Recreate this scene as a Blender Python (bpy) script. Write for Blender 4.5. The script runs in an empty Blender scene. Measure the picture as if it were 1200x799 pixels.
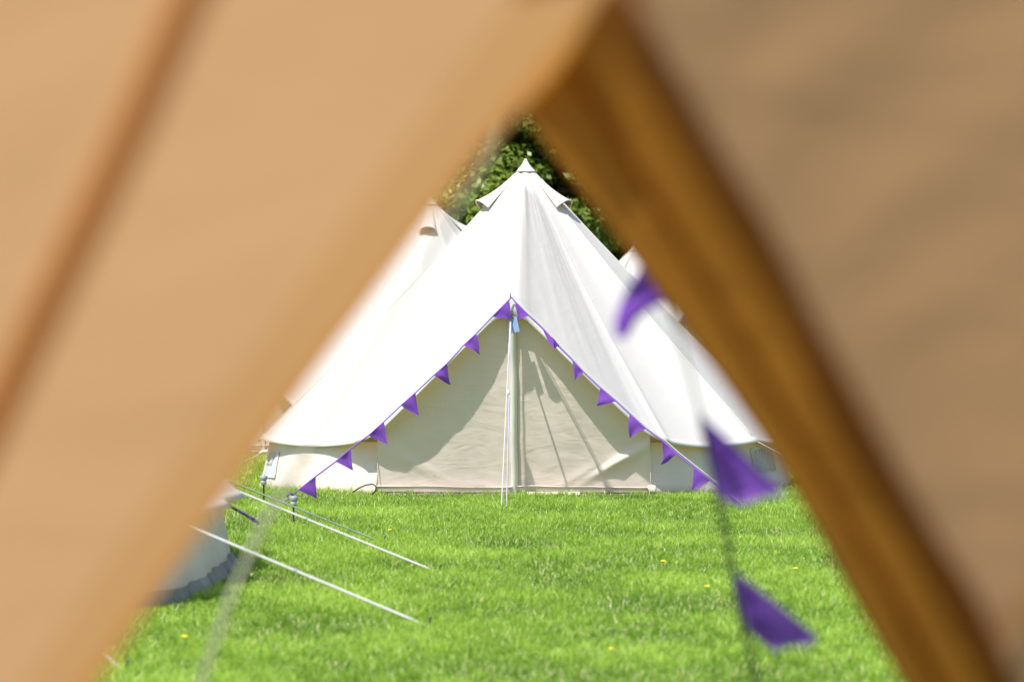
import bpy, math, random
import numpy as np
from mathutils import Vector, noise

random.seed(7)
rng = np.random.default_rng(7)
scene = bpy.context.scene
COL = scene.collection
R = math.radians

# ------------------------------------------------------------------ camera
EYE = 1.38
FP = 4500.0            # focal length in photo pixels (135 mm on 36 mm, 1200 px)
HOR = 380.0
cam_d = bpy.data.cameras.new("camera")
cam = bpy.data.objects.new("camera", cam_d)
COL.objects.link(cam)
cam_d.lens = 135
cam_d.sensor_width = 36
cam_d.clip_start = 0.05
cam_d.clip_end = 3000
cam.location = (0, 0, EYE)
cam.rotation_euler = (math.pi / 2 - math.atan((399.5 - HOR) / FP), 0, 0)
cam_d.dof.use_dof = True
cam_d.dof.focus_distance = 30.4
cam_d.dof.aperture_fstop = 3.9
scene.camera = cam

# ------------------------------------------------------------------ light
S = Vector((-0.34, -0.42, 0.86)).normalized()
world = bpy.data.worlds.new("World")
scene.world = world
world.use_nodes = True
nt = world.node_tree
sky = nt.nodes.new("ShaderNodeTexSky")
sky.sky_type = 'NISHITA'
sky.sun_disc = False
sky.sun_elevation = math.asin(S.z)
sky.sun_rotation = math.atan2(S.x, S.y)
sky.air_density = 1.0
sky.dust_density = 1.0
bg = nt.nodes["Background"]
nt.links.new(sky.outputs[0], bg.inputs[0])
bg.inputs[1].default_value = 0.13
sun_d = bpy.data.lights.new("sun", 'SUN')
sun_d.energy = 4.3
sun_d.angle = R(0.6)
sun_d.color = (1.0, 0.955, 0.89)
sun = bpy.data.objects.new("sun", sun_d)
COL.objects.link(sun)
sun.rotation_euler = S.to_track_quat('Z', 'Y').to_euler()
scene.view_settings.view_transform = 'Standard'
scene.view_settings.look = 'None'
scene.view_settings.gamma = 1
scene.view_settings.exposure = 0.60
scene.cycles.max_bounces = 14
scene.cycles.diffuse_bounces = 7
scene.cycles.transmission_bounces = 10
scene.cycles.transparent_max_bounces = 12
scene.cycles.sample_clamp_indirect = 6


def P(px, py, d):
    """world point of a photo pixel at distance d along the view"""
    return Vector(((px - 600) / FP * d, d, EYE - (py - HOR) / FP * d))


def G(px, py):
    """ground point seen at a photo pixel"""
    d = FP * EYE / (py - HOR)
    return Vector(((px - 600) / FP * d, d, 0))


# ------------------------------------------------------------------ materials
def mat(name):
    m = bpy.data.materials.new(name)
    m.use_nodes = True
    m.node_tree.nodes.clear()
    return m, m.node_tree.nodes, m.node_tree.links


def canvas(name, col, tcol, mix=0.5, var=0.05, weave=900, bump=0.25, fold=0.0, rough=0.9, dirt=None):
    """woven cotton: diffuse front, part of the light passes through"""
    m, n, l = mat(name)
    out = n.new("ShaderNodeOutputMaterial")
    tc = n.new("ShaderNodeTexCoord")
    n1 = n.new("ShaderNodeTexNoise"); n1.inputs['Scale'].default_value = 3.5; n1.inputs['Detail'].default_value = 6
    n2 = n.new("ShaderNodeTexNoise"); n2.inputs['Scale'].default_value = weave; n2.inputs['Detail'].default_value = 2
    l.new(tc.outputs['Object'], n1.inputs['Vector'])
    l.new(tc.outputs['Object'], n2.inputs['Vector'])

    def tint(c):
        r = n.new("ShaderNodeValToRGB")
        r.color_ramp.elements[0].position = 0.3
        r.color_ramp.elements[1].position = 0.7
        r.color_ramp.elements[0].color = tuple(x * (1 - var) for x in c) + (1,)
        r.color_ramp.elements[1].color = tuple(min(0.97, x * (1 + var)) for x in c) + (1,)
        l.new(n1.outputs['Fac'], r.inputs[0])
        return r
    cr, tr = tint(col), tint(tcol)
    csock = cr.outputs[0]
    if dirt:       # splashed mud at the foot of the cloth
        sep = n.new("ShaderNodeSeparateXYZ"); l.new(tc.outputs['Object'], sep.inputs[0])
        mr = n.new("ShaderNodeMapRange")
        mr.inputs[1].default_value = 0.0; mr.inputs[2].default_value = dirt[0]
        mr.inputs[3].default_value = 1.0; mr.inputs[4].default_value = 0.0
        l.new(sep.outputs[2], mr.inputs[0])
        dn = n.new("ShaderNodeTexNoise"); dn.inputs['Scale'].default_value = 14; dn.inputs['Detail'].default_value = 8
        l.new(tc.outputs['Object'], dn.inputs['Vector'])
        mm = n.new("ShaderNodeMath"); mm.operation = 'MULTIPLY'
        l.new(mr.outputs[0], mm.inputs[0]); l.new(dn.outputs['Fac'], mm.inputs[1])
        mx = n.new("ShaderNodeMixRGB"); mx.inputs[2].default_value = dirt[1] + (1,)
        l.new(mm.outputs[0], mx.inputs[0]); l.new(csock, mx.inputs[1])
        csock = mx.outputs[0]
    d = n.new("ShaderNodeBsdfDiffuse"); t = n.new("ShaderNodeBsdfTranslucent")
    l.new(csock, d.inputs[0]); l.new(tr.outputs[0], t.inputs[0])
    bp = n.new("ShaderNodeBump"); bp.inputs['Strength'].default_value = bump; bp.inputs['Distance'].default_value = 0.001
    l.new(n2.outputs['Fac'], bp.inputs['Height'])
    nsock = bp.outputs[0]
    if fold:
        mp = n.new("ShaderNodeMapping"); mp.inputs['Scale'].default_value = (2.2, 2.2, 5.5)
        mp.inputs['Rotation'].default_value = (0.3, 0.55, 0.1)
        l.new(tc.outputs['Object'], mp.inputs[0])
        n3 = n.new("ShaderNodeTexNoise"); n3.inputs['Scale'].default_value = 1.6; n3.inputs['Detail'].default_value = 5
        n3.inputs['Distortion'].default_value = 0.6
        l.new(mp.outputs[0], n3.inputs['Vector'])
        b2 = n.new("ShaderNodeBump"); b2.inputs['Strength'].default_value = 1.0; b2.inputs['Distance'].default_value = fold
        l.new(n3.outputs['Fac'], b2.inputs['Height']); l.new(nsock, b2.inputs['Normal'])
        nsock = b2.outputs[0]
    l.new(nsock, d.inputs['Normal']); l.new(nsock, t.inputs['Normal'])
    ms = n.new("ShaderNodeMixShader"); ms.inputs[0].default_value = mix
    l.new(d.outputs[0], ms.inputs[1]); l.new(t.outputs[0], ms.inputs[2])
    l.new(ms.outputs[0], out.inputs[0])
    return m


def plain(name, col, rough=0.7, metal=0.0, var=0.12, scale=40):
    m, n, l = mat(name)
    out = n.new("ShaderNodeOutputMaterial")
    b = n.new("ShaderNodeBsdfPrincipled")
    tc = n.new("ShaderNodeTexCoord")
    nz = n.new("ShaderNodeTexNoise"); nz.inputs['Scale'].default_value = scale
    l.new(tc.outputs['Object'], nz.inputs['Vector'])
    r = n.new("ShaderNodeValToRGB")
    r.color_ramp.elements[0].color = tuple(x * (1 - var) for x in col) + (1,)
    r.color_ramp.elements[1].color = tuple(min(1, x * (1 + var)) for x in col) + (1,)
    l.new(nz.outputs['Fac'], r.inputs[0]); l.new(r.outputs[0], b.inputs['Base Color'])
    b.inputs['Roughness'].default_value = rough
    b.inputs['Metallic'].default_value = metal
    l.new(b.outputs[0], out.inputs[0])
    return m


M = {}
M['white'] = canvas('white_canvas', (.70, .675, .65), (.92, .60, .30), 0.22, 0.01, fold=0.004)
M['white_hem'] = canvas('white_canvas_hem', (.70, .685, .65), (.8, .55, .3), 0.12, 0.02)
M['ecru'] = canvas('ecru_canvas', (.74, .635, .57), (.74, .50, .30), 0.14, 0.03, fold=0.008)
M['ecru_wall'] = canvas('ecru_wall_canvas', (.74, .65, .58), (.62, .45, .27), 0.12, 0.04, fold=0.010,
                        dirt=(.10, (.22, .17, .10)))
M['sill'] = canvas('sill_cloth', (.74, .69, .62), (.5, .4, .3), 0.05, 0.05)
M['mud'] = canvas('groundsheet_cloth', (.30, .275, .24), (.1, .1, .1), 0.0, 0.3)
M['vent_in'] = canvas('vent_lining', (.52, .38, .26), (.6, .4, .22), 0.3, 0.05)
M['mesh'] = canvas('window_mesh', (.62, .66, .74), (.4, .45, .5), 0.2, 0.05)
M['tan'] = canvas('tan_canvas', (.41, .27, .155), (.71, .412, .197), 0.53, 0.03, fold=0.008)
M['tan_flap'] = canvas('tan_flap_canvas', (.41, .27, .155), (.86, .52, .27), 0.60, 0.03)
M['tan_hem'] = canvas('tan_canvas_hem', (.40, .26, .13), (.69, .385, .155), 0.50, 0.03)
M['tan_dark'] = canvas('tan_canvas_double', (.34, .20, .09), (.5, .28, .1), 0.12, 0.05)
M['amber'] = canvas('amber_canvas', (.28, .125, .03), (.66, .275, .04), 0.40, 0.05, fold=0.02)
M['amber_seam_shade'] = canvas('amber_canvas_seam_shade', (.20, .085, .02), (.42, .16, .022), 0.30, 0.05)  # darker copy of the amber cloth, stands for shade at seam and fold
M['purple'] = canvas('purple_cotton', (.17, .065, .37), (.40, .16, .74), 0.35, 0.10, weave=1500)
M['purple_cord'] = plain('purple_cord', (.16, .07, .36), 0.8)
M['rope'] = plain('white_rope', (.50, .50, .48), 0.8)
M['lilac_rope'] = plain('lilac_rope', (.42, .36, .48), 0.8)
M['cord'] = plain('cream_cord', (.44, .43, .34), 0.85)
M['dark_cord'] = plain('dark_cord', (.09, .10, .08), 0.85, var=.4, scale=60)
M['tag'] = plain('blue_card', (.22, .32, .52), 0.6)
M['metal'] = plain('dark_metal', (.08, .08, .085), 0.45, 0.5)
M['grey_plastic'] = plain('grey_plastic', (.32, .33, .35), 0.35)
M['lens'] = plain('milky_plastic', (.42, .46, .43), 0.25)
M['black'] = plain('black_rubber', (.02, .018, .022), 0.5)
M['yellow'] = plain('petal_yellow', (.88, .74, .03), 0.6)
M['stem'] = plain('stem_green', (.08, .16, .03), 0.6)
M['bark'] = plain('bark', (.10, .075, .05), 0.95, var=.4, scale=9)


# ------------------------------------------------------------------ helpers
def link(o, parent=None):
    COL.objects.link(o)
    if parent is not None:
        o.parent = parent
    return o


def mesh_obj(name, verts, faces, material, parent=None, smooth=True, world=False):
    """world=True: vertices are given in world space, parent (unrotated) is subtracted"""
    if world and parent is not None:
        off = Vector(parent.location)
        if parent.parent is not None:
            off = off + Vector(parent.parent.location)
        verts = [tuple(Vector(v) - off) for v in verts]
    me = bpy.data.meshes.new(name)
    me.from_pydata([tuple(v) for v in verts], [], faces)
    me.materials.append(material)
    if smooth:
        me.polygons.foreach_set("use_smooth", [True] * len(me.polygons))
    me.update()
    return link(bpy.data.objects.new(name, me), parent)


def tag(o, label, cat, group=None):
    o['label'] = label
    o['category'] = cat
    if group:
        o['group'] = group
    return o


def thing(name, label, cat, loc, rot=0.0, group=None):
    o = bpy.data.objects.new(name, None)
    o.empty_display_size = 0.2
    COL.objects.link(o)
    o.location = loc
    o.rotation_euler = (0, 0, rot)
    return tag(o, label, cat, group)


def grid(fn, nu, nv, closed=False):
    vs, fs = [], []
    for i in range(nu + 1):
        for j in range(nv + 1):
            vs.append(tuple(fn(i / nu, j / nv)))
    for i in range(nu):
        for j in range(nv):
            a = i * (nv + 1) + j
            fs.append((a, a + nv + 1, a + nv + 2, a + 1))
    return vs, fs


def tube(pts, r, seg=8):
    pts = [Vector(p) for p in pts]
    rr = r if isinstance(r, (list, tuple)) else [r] * len(pts)
    vs, fs = [], []
    for i, p in enumerate(pts):
        t = (pts[min(i + 1, len(pts) - 1)] - pts[max(i - 1, 0)]).normalized()
        a = t.orthogonal().normalized() if i == 0 else (a - t * a.dot(t)).normalized()
        b = t.cross(a)
        for k in range(seg):
            an = 2 * math.pi * k / seg
            vs.append(tuple(p + (a * math.cos(an) + b * math.sin(an)) * rr[i]))
    for i in range(len(pts) - 1):
        for k in range(seg):
            k2 = (k + 1) % seg
            fs.append((i * seg + k, i * seg + k2, (i + 1) * seg + k2, (i + 1) * seg + k))
    fs.append(tuple(range(seg - 1, -1, -1)))
    fs.append(tuple((len(pts) - 1) * seg + k for k in range(seg)))
    return vs, fs


def sagline(a, b, n=14, sag=0.02):
    a, b = Vector(a), Vector(b)
    return [a.lerp(b, i / n) - Vector((0, 0, sag * math.sin(math.pi * i / n))) for i in range(n + 1)]


def interp(tab, x):
    if x <= tab[0][0]:
        return tab[0][1]
    for (a, va), (b, vb) in zip(tab, tab[1:]):
        if x <= b:
            return va + (vb - va) * (x - a) / (b - a)
    return tab[-1][1]


def resample(pts, s):
    """point at fraction s (arc length) of a polyline"""
    L = [0]
    for a, b in zip(pts, pts[1:]):
        L.append(L[-1] + (b - a).length)
    t = s * L[-1]
    for i in range(len(pts) - 1):
        if t <= L[i + 1] or i == len(pts) - 2:
            return pts[i].lerp(pts[i + 1], (t - L[i]) / (L[i + 1] - L[i]))


def wr(x, y, z=0.0):
    return noise.noise(Vector((x, y, z)))


# ------------------------------------------------------------------ ground
def build_ground():
    m, n, l = mat('grass_ground')
    out = n.new("ShaderNodeOutputMaterial")
    b = n.new("ShaderNodeBsdfDiffuse")
    tc = n.new("ShaderNodeTexCoord")
    a = n.new("ShaderNodeTexNoise"); a.inputs['Scale'].default_value = 1.2; a.inputs['Detail'].default_value = 8
    c = n.new("ShaderNodeTexNoise"); c.inputs['Scale'].default_value = 60; c.inputs['Detail'].default_value = 4
    l.new(tc.outputs['Object'], a.inputs[0]); l.new(tc.outputs['Object'], c.inputs[0])
    r = n.new("ShaderNodeValToRGB")
    r.color_ramp.elements[0].color = (.08, .14, .015, 1); r.color_ramp.elements[0].position = .3
    r.color_ramp.elements[1].color = (.16, .26, .03, 1); r.color_ramp.elements[1].position = .7
    mx = n.new("ShaderNodeMath"); mx.operation = 'ADD'
    h = n.new("ShaderNodeMath"); h.operation = 'MULTIPLY'; h.inputs[1].default_value = .5
    l.new(a.outputs['Fac'], mx.inputs[0]); l.new(c.outputs['Fac'], mx.inputs[1]); l.new(mx.outputs[0], h.inputs[0])
    l.new(h.outputs[0], r.inputs[0]); l.new(r.outputs[0], b.inputs[0]); l.new(b.outputs[0], out.inputs[0])
    k = 900
    n_ = 24
    vs, fs = [], []
    for i in range(n_ + 1):
        for j in range(n_ + 1):
            vs.append((-k + 2 * k * i / n_, -k + 2 * k * j / n_, 0))
    for i in range(n_):
        for j in range(n_):
            q = i * (n_ + 1) + j
            fs.append((q, q + n_ + 1, q + n_ + 2, q + 1))
    g = mesh_obj('ground', vs, fs, m, smooth=False)
    g['kind'] = 'structure'
    return g


build_ground()

# ------------------------------------------------------------------ bell tents
# opening edge of the roof over the door: |x| -> z
EDGE = [(0, 1.440), (.07, 1.437), (.13, 1.412), (.19, 1.36), (.31, 1.245), (.55, 1.01), (.80, .765),
        (1.00, .575), (1.08, .51), (1.17, .463), (1.26, .435)]


class Tent:
    """a conical canvas tent: local front is -y, door under the raised edge"""

    def __init__(self, loc, rot, label, height=2.765, rx=2.32, ry=2.32, power=2.0, knots=None, eave=.42,
                 door=True, wrinkle=1.0, seed=0, nz=3, res=1.0, group=None):
        self.root = thing('bell_tent', label, 'tent', loc, rot, group)
        self.h, self.rx, self.ry, self.pw, self.eave = height, rx, ry, power, eave
        self.door, self.seed, self.w = door, seed, wrinkle
        self.a0 = R(31)
        kn = knots or [31, 57, 83, 109, 135, 161, 187, 213, 239, 265, 291, 303, 329]
        self.knots = [R(k) for k in kn]
        self.res = res

    def radius(self, a):
        c, s = abs(math.cos(a)), abs(math.sin(a))
        return ((s / self.rx) ** self.pw + (c / self.ry) ** self.pw) ** (-1 / self.pw)

    def ring(self, a, inset=0.0):
        """polygonal eave with slack between the guy points; a in [a0, 2pi-a0] from the front, towards +x"""
        k = self.knots
        if a <= k[0]:
            a = k[0]
        if a >= k[-1]:
            a = k[-1]
        for p, q in zip(k, k[1:]):
            if p <= a <= q:
                t = (a - p) / (q - p)
                rp, rq = self.radius(p) - inset, self.radius(q) - inset
                vp = Vector((math.sin(p) * rp, -math.cos(p) * rp, 0))
                vq = Vector((math.sin(q) * rq, -math.cos(q) * rq, 0))
                v = vp.lerp(vq, t)
                rr = self.radius(a) - inset
                v = v * 0.5 + Vector((math.sin(a) * rr, -math.cos(a) * rr, 0)) * 0.5
                sl = math.sin(math.pi * t)
                return v * (1 - .012 * sl), sl
        return None

    def boundary(self, u):
        """u in [0,1) round the eave, returns (edge point, upper point, azimuth)"""
        # front part: u in [-f, f]
        f = 0.16
        if self.door and (u < f or u > 1 - f):
            s = (u if u < f else u - 1) / f
            x = 1.26 * s
            ax = abs(x)
            z = interp(EDGE, ax)
            y = -2.34 + .33 * (ax / 1.26) ** 3
            E = Vector((x, y, z))
            U = E + Vector((0, .012, .03 + .11 * math.exp(-(ax / .13) ** 2)))
            # blend into the ring
            return E, U, math.atan2(x, -y)
        if self.door:
            a = self.a0 + (u - f) / (1 - 2 * f) * (2 * math.pi - 2 * self.a0)
        else:
            a = R(31) + u * 2 * math.pi
            if a > 2 * math.pi + R(31):
                a -= 2 * math.pi
        if self.door:
            v, sl = self.ring(a)
            z = self.eave - .035 * sl
            tt = min((u - f), (1 - f - u)) / .03
            if tt < 1:
                x = 1.26 * (1 if u < .5 else -1)
                e0 = Vector((x, -2.01, .435))
                v3 = e0.lerp(Vector((v.x, v.y, z)), tt * tt * (3 - 2 * tt))
                v, z = Vector((v3.x, v3.y, 0)), v3.z
        else:
            rr = self.radius(a)
            kk = (a / R(27)) % 1
            sl = math.sin(math.pi * kk)
            v = Vector((math.sin(a) * rr, -math.cos(a) * rr, 0)) * (1 - .045 * sl)
            z = self.eave - .02 * sl
        E = Vector((v.x, v.y, z))
        return E, E + Vector((-v.x, -v.y, 0)).normalized() * .03 + Vector((0, 0, .03)), a

    def surf(self, u, t):
        E, U, a = self.boundary(u % 1.0)
        top = Vector((0, 0, self.h))
        if t > .97:
            return U.lerp(E, (t - .97) / .03)
        k = t / .97
        p = top.lerp(U, k)
        rr0 = math.hypot(p.x, p.y)
        q = min(1, k / .22)
        q = q * q * (3 - 2 * q)
        p.z = p.z * q + (self.h - (self.h - self.eave) / self.rx * rr0) * (1 - q)
        # tension sag and creases running down from the peak
        n = Vector((math.sin(a), -math.cos(a), .9)).normalized()
        sag = -.030 * math.sin(math.pi * k)
        if self.door:
            aa = (a + math.pi) % (2 * math.pi) - math.pi
            sag -= .025 * math.sin(math.pi * k) * math.exp(-((abs(aa) - .42) / .22) ** 2)
        w = 0
        if self.w:
            aa = (a + math.pi) % (2 * math.pi) - math.pi
            x = aa * 3.0
            w += .0050 * wr(aa * 9 + self.seed, k * 1.3) * min(1, k * 4)
            w += .003 * wr(aa * 26 + self.seed, k * 2.2, 4) * min(1, k * 3)
            fine = wr(aa * 55 + 2.5 * k + self.seed, k * 3.0, 9)
            m = math.exp(-((aa - .33) / .22) ** 2) * (1 - k * .55)
            w += .0032 * (abs(fine) ** .7) * m * self.w
            m2 = math.exp(-((aa + .7) / .8) ** 2)
            w += .006 * wr(aa * 20 - 5 * k, k * 4 + self.seed, 2) * m2
        return p + n * (sag + w * self.w)

    def roof(self, material=None):
        nu, nv = int(360 * self.res), int(110 * self.res)
        nu -= nu % 4
        vs, fs = [], []
        for i in range(nu):
            for j in range(nv + 1):
                t = .04 + .96 * j / nv
                vs.append(tuple(self.surf(i / nu, t)))
        for i in range(nu):
            i2 = (i + 1) % nu
            for j in range(nv):
                fs.append((i * (nv + 1) + j, i2 * (nv + 1) + j, i2 * (nv + 1) + j + 1, i * (nv + 1) + j + 1))
        self.roof_o = mesh_obj('roof', vs, fs, material or M['white'], self.root)
        # stitched hem along the eave, a hand's width deep
        vs, fs = [], []
        for i in range(nu):
            a, b = self.surf(i / nu, .972), self.surf(i / nu, 1.0)
            o = Vector((a.x, a.y, 0)).normalized() * .004 + Vector((0, 0, .002))
            c = self.surf(i / nu, .965)
            d_ = (b - a).normalized()
            for p in (c + o, a + o, b + o + d_ * .004, b - o * .6 + d_ * .004):
                vs.append(tuple(p))
        for i in range(nu):
            i2 = (i + 1) % nu
            for j in range(3):
                fs.append((i * 4 + j, i2 * 4 + j, i2 * 4 + j + 1, i * 4 + j + 1))
        mesh_obj('hem', vs, fs, M['white_hem'], self.roof_o)
        # sewn seams from the peak to the guy points
        if self.door:
            for a in self.knots[1:-1]:
                u = .16 + (a - self.a0) / (2 * math.pi - 2 * self.a0) * .68
                v, f = tube([self.surf(u, .06 + .9 * k / 50) for k in range(51)], .0035, 5)
                mesh_obj('seam', v, f, M['white_hem'], self.roof_o)
        # cap over the pole
        prof = [(0, self.h + .026), (.009, self.h + .024), (.018, self.h + .006), (.030, self.h - .018), (.050, self.h - .045),
                (.072, self.h - .070), (.084, self.h - .083), (.088, self.h - .087), (.084, self.h - .092)]
        vs, fs = [], []
        n = 32
        for r, z in prof:
            for k in range(n):
                an = 2 * math.pi * k / n
                wv = 1 + .03 * math.sin(5 * an)
                vs.append((r * wv * math.sin(an), -r * wv * math.cos(an), z))
        for i in range(len(prof) - 1):
            for k in range(n):
                k2 = (k + 1) % n
                fs.append((i * n + k, i * n + k2, (i + 1) * n + k2, (i + 1) * n + k))
        cap = mesh_obj('peak_cap', vs, fs, M['white_hem'], self.root)
        pts = [Vector((.0875 * math.sin(2 * math.pi * k / n), -.0875 * math.cos(2 * math.pi * k / n), self.h - .084)) for k in range(n + 1)]
        v, f = tube(pts, .0022, 5)
        mesh_obj('stitching', v, f, M['dark_cord'], cap)

    def vent(self, az, r0=.11, r1=.385, lift=.080, half=.10):
        """hooded ventilation hole under the peak"""
        a = R(az)
        out = Vector((math.sin(a), -math.cos(a), 0))
        side = Vector((math.cos(a), math.sin(a), 0))
        sl = (self.h - self.eave) / self.rx
        nrm = (out * sl + Vector((0, 0, 1))).normalized()

        def at(r):
            return out * r + Vector((0, 0, self.h - sl * r))

        def fn(u, v, off=0.0):
            # u along the hood, v across
            r = r0 + (r1 - r0) * u
            w = half * (.35 + .65 * u)
            ph = math.pi * v
            hgt = (lift * u ** 2.0 + .012)
            p = at(r) + side * (-math.cos(ph) * w) + nrm * (math.sin(ph) * hgt - .012)
            return p - nrm * off
        v, f = grid(lambda u, w: fn(u, w), 12, 18)
        hood = mesh_obj('vent_hood', v, f, M['white_hem'], self.root)
        v, f = grid(lambda u, w: fn(.15 + .84 * u, .03 + .94 * w, .006), 10, 14)
        mesh_obj('vent_lining', v, f, M['vent_in'], hood)
        # rolled rim of the mouth
        pts = [fn(1.0, k / 18) for k in range(19)]
        v, f = tube(pts, .006, 6)
        mesh_obj('vent_rim', v, f, M['sill'], hood)
        # dark mesh patch under the hood
        v, f = grid(lambda u, w: at(r0 + .15 + (r1 - r0 - .17) * u) + side * ((w - .5) * half * (.7 + .9 * u)) + nrm * .016, 4, 4)
        mesh_obj('vent_mesh', v, f, M['mesh'], hood)

    def wall(self, material=None, seg=8, bottom=.03, bz=-.005):
        """side walls: separate cloth panels between the guy points"""
        if self.door:
            lo, hi = self.a0 - R(1.5), 2 * math.pi - self.a0 + R(1.5)
        else:
            lo, hi = 0, 2 * math.pi
        n = int(150 * self.res)

        def fn(u, v):
            a = lo + (hi - lo) * u
            rr = self.radius(a)
            o = Vector((math.sin(a), -math.cos(a), 0))
            ftop, fbot = rr * .935, rr * (.945 + bottom)
            r = ftop + (fbot - ftop) * (1 - v)
            fold = (1 if self.door else 2.2) * .020 * wr(a * 14 + self.seed, v * 1.6) * (1.1 - v) + .010 * wr(a * 40 - v * 3, v * 2 + self.seed, 3) * (1 - v * .6)
            return o * (r + fold) + Vector((0, 0, bz + (self.eave + .012 - bz) * v))
        v, f = grid(fn, n, 14)
        self.wall_o = mesh_obj('side_wall', v, f, material or M['ecru_wall'], self.root)
        self.wall_fn, self.wall_rng = fn, (lo, hi)
        # muddy skirt at the very foot
        v, f = grid(lambda u, w: fn(u, w * (.09 if self.door else .20)) + Vector((math.sin(lo + (hi - lo) * u), -math.cos(lo + (hi - lo) * u), 0)) * (.006 + .03 * (1 - w) * (1 + wr(u * 60, w)))
                    + Vector((0, 0, .004 + .012 * w * wr(u * 45, 3))), n, 3)
        mesh_obj('mud_skirt', v, f, M['mud'], self.wall_o)

    def window(self, az, w=.30, z0=.14, z1=.33, slats=0):
        lo, hi = self.wall_rng
        a = R(az) % (2 * math.pi)
        du = w / self.rx / (hi - lo)
        u0 = (a - lo) / (hi - lo)

        def fn(u, v, off):
            uu = u0 + (u - .5) * du
            p = self.wall_fn(uu, (z0 + (z1 - z0) * v) / (self.eave + .012))
            aa = lo + (hi - lo) * uu
            return p + Vector((math.sin(aa), -math.cos(aa), 0)) * off
        v, f = grid(lambda u, w_: fn(u, w_, .006), 8, 5)
        win = mesh_obj('window', v, f, M['mesh'], self.wall_o)
        for e in range(4):
            if e == 0: pts = [fn(k / 8, 0, .010) for k in range(9)]
            if e == 1: pts = [fn(k / 8, 1, .010) for k in range(9)]
            if e == 2: pts = [fn(0, k / 6, .010) for k in range(7)]
            if e == 3: pts = [fn(1, k / 6, .010) for k in range(7)]
            v, f = tube(pts, .004, 6)
            mesh_obj('window_binding', v, f, M['sill'], self.wall_o)
        return fn, win

    def guy(self, az, out=1.0, drop=0.0, r=.004, material=None, slider=True):
        a = R(az)
        rr = self.radius(a % (2 * math.pi))
        o = Vector((math.sin(a), -math.cos(a), 0))
        p0 = o * rr + Vector((0, 0, self.eave))
        p1 = o * (rr + out) + Vector((0, 0, .01))
        v, f = tube(sagline(p0, p1, 10, .01), r, 6)
        g = mesh_obj('guy_rope', v, f, material or M['rope'], self.root)
        if slider:
            q = p0.lerp(p1, .45)
            d = (p1 - p0).normalized() * .03
            v, f = tube([q - d, q, q + d], [.007, .011, .007], 6)
            mesh_obj('rope_slider', v, f, M['sill'], g)

    def door_set(self):
        """two canvas door panels, zip flap and the turned-up sill"""
        def dy(x, z):
            ax = abs(x)
            y = -1.975 - .205 * z + .06 * (ax / 1.15) ** 3
            y += .012 * wr(x * 3.2 + self.seed, z * 1.1) + .004 * wr(x * 9, z * 7 + x * 6, 3)
            # drag folds towards the lower corners
            k = math.exp(-((z - .10 - (ax - .45) * .48) / .055) ** 2) * max(0, 1 - abs(ax - .85) / .5)
            k2 = math.exp(-((z - .02 - (ax - .35) * .62) / .035) ** 2) * max(0, 1 - abs(ax - .7) / .4)
            if x > 0:
                y -= .045 * k - .02 * k2
            else:
                y -= .012 * k
            return y
        x0, x1 = -1.085, 1.10
        for lo, hi in ((x0, .022), (.018, x1)):
            def fn(u, v):
                x = lo + (hi - lo) * u
                zt = interp(EDGE, abs(x)) + .055
                z = .035 + (zt - .035) * v
                return Vector((x, dy(x, z) + (.006 if lo > 0 else 0), z))
            v, f = grid(fn, 70, 70)
            p = mesh_obj('door_panel', v, f, M['ecru'], self.root)
            if lo > 9:      # stitched seam
                pts = []
                for k in range(30):
                    t = k / 29
                    x = .10 + .50 * t; z = 1.30 - 1.10 * t
                    pts.append(Vector((x, dy(x, z) - .001, z)))
                v, f = tube(pts, .0035, 5)
                mesh_obj('seam', v, f, M['vent_in'], p)
        # zip flap down the middle
        def ff(u, v):
            z = .03 + 1.39 * v
            x = .012 + (u - .5) * .062 + .006 * wr(z * 3, 1) + .008 * (1 - v) * 0
            return Vector((x, dy(x, z) - .012 - .02 * math.sin(math.pi * u) - .006 * wr(z * 5, 7), z))
        v, f = grid(ff, 8, 50)
        mesh_obj('zip_flap', v, f, M['sill'], self.root)
        v, f = tube([Vector((-.018 + .003 * wr(z * .3, 2), dy(-.018, z / 20 * 1.4) - .018, .04 + z / 20 * 1.38)) for z in range(21)], .006, 6)
        mesh_obj('flap_piping', v, f, M['white_hem'], self.root)
        # turned-up sill in two lengths
        for lo, hi in ((x0 - .01, .0), (.04, x1 - .02)):
            def sf(u, v):
                x = lo + (hi - lo) * u
                a = v * 1.5 * math.pi
                r = .022 + .005 * wr(x * 4, v * 2)
                z = .066 + .004 * math.sin(x * 5) + .006 * wr(x * 2.5, 5)
                return Vector((x, dy(x, z) - .035 - r * math.sin(a), z + .75 * r * 2 * (1 - v) * 1.2 - .01 - .6 * r * math.cos(a)))
            v, f = grid(sf, 60, 10)
            mesh_obj('sill', v, f, M['sill'], self.root)
        # crumpled knot of cloth where the sill ends
        for sx in (1.09,):
            for q in range(5):
                pts = [Vector((sx + .012 * q + .012 * wr(k, q), dy(1.1, .06) - .03 - .012 * q + .01 * wr(k, q, 3), .095 - .016 * k)) for k in range(5)]
                v, f = tube(pts, [.006, .013, .016, .012, .005], 7)
                mesh_obj('sill_tie', v, f, M['ecru'], self.root)
        # groundsheet flange lying in the grass
        v, f = grid(lambda u, w: Vector((-1.0 + 2.05 * u, dy(-1.0 + 2.05 * u, .03) - .01 - .08 * w, .030 - .018 * w + .008 * wr(u * 14, w))), 60, 3)
        mesh_obj('groundsheet', v, f, M['mud'], self.root)
        v, f = grid(lambda u, w: Vector((.12 + .42 * u, -1.99 - .075 - .05 * w, .044 - .022 * w + .006 * wr(u * 6, w, 2))), 20, 4)
        mesh_obj('sheet_edge', v, f, M['ecru'], self.root)
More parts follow.
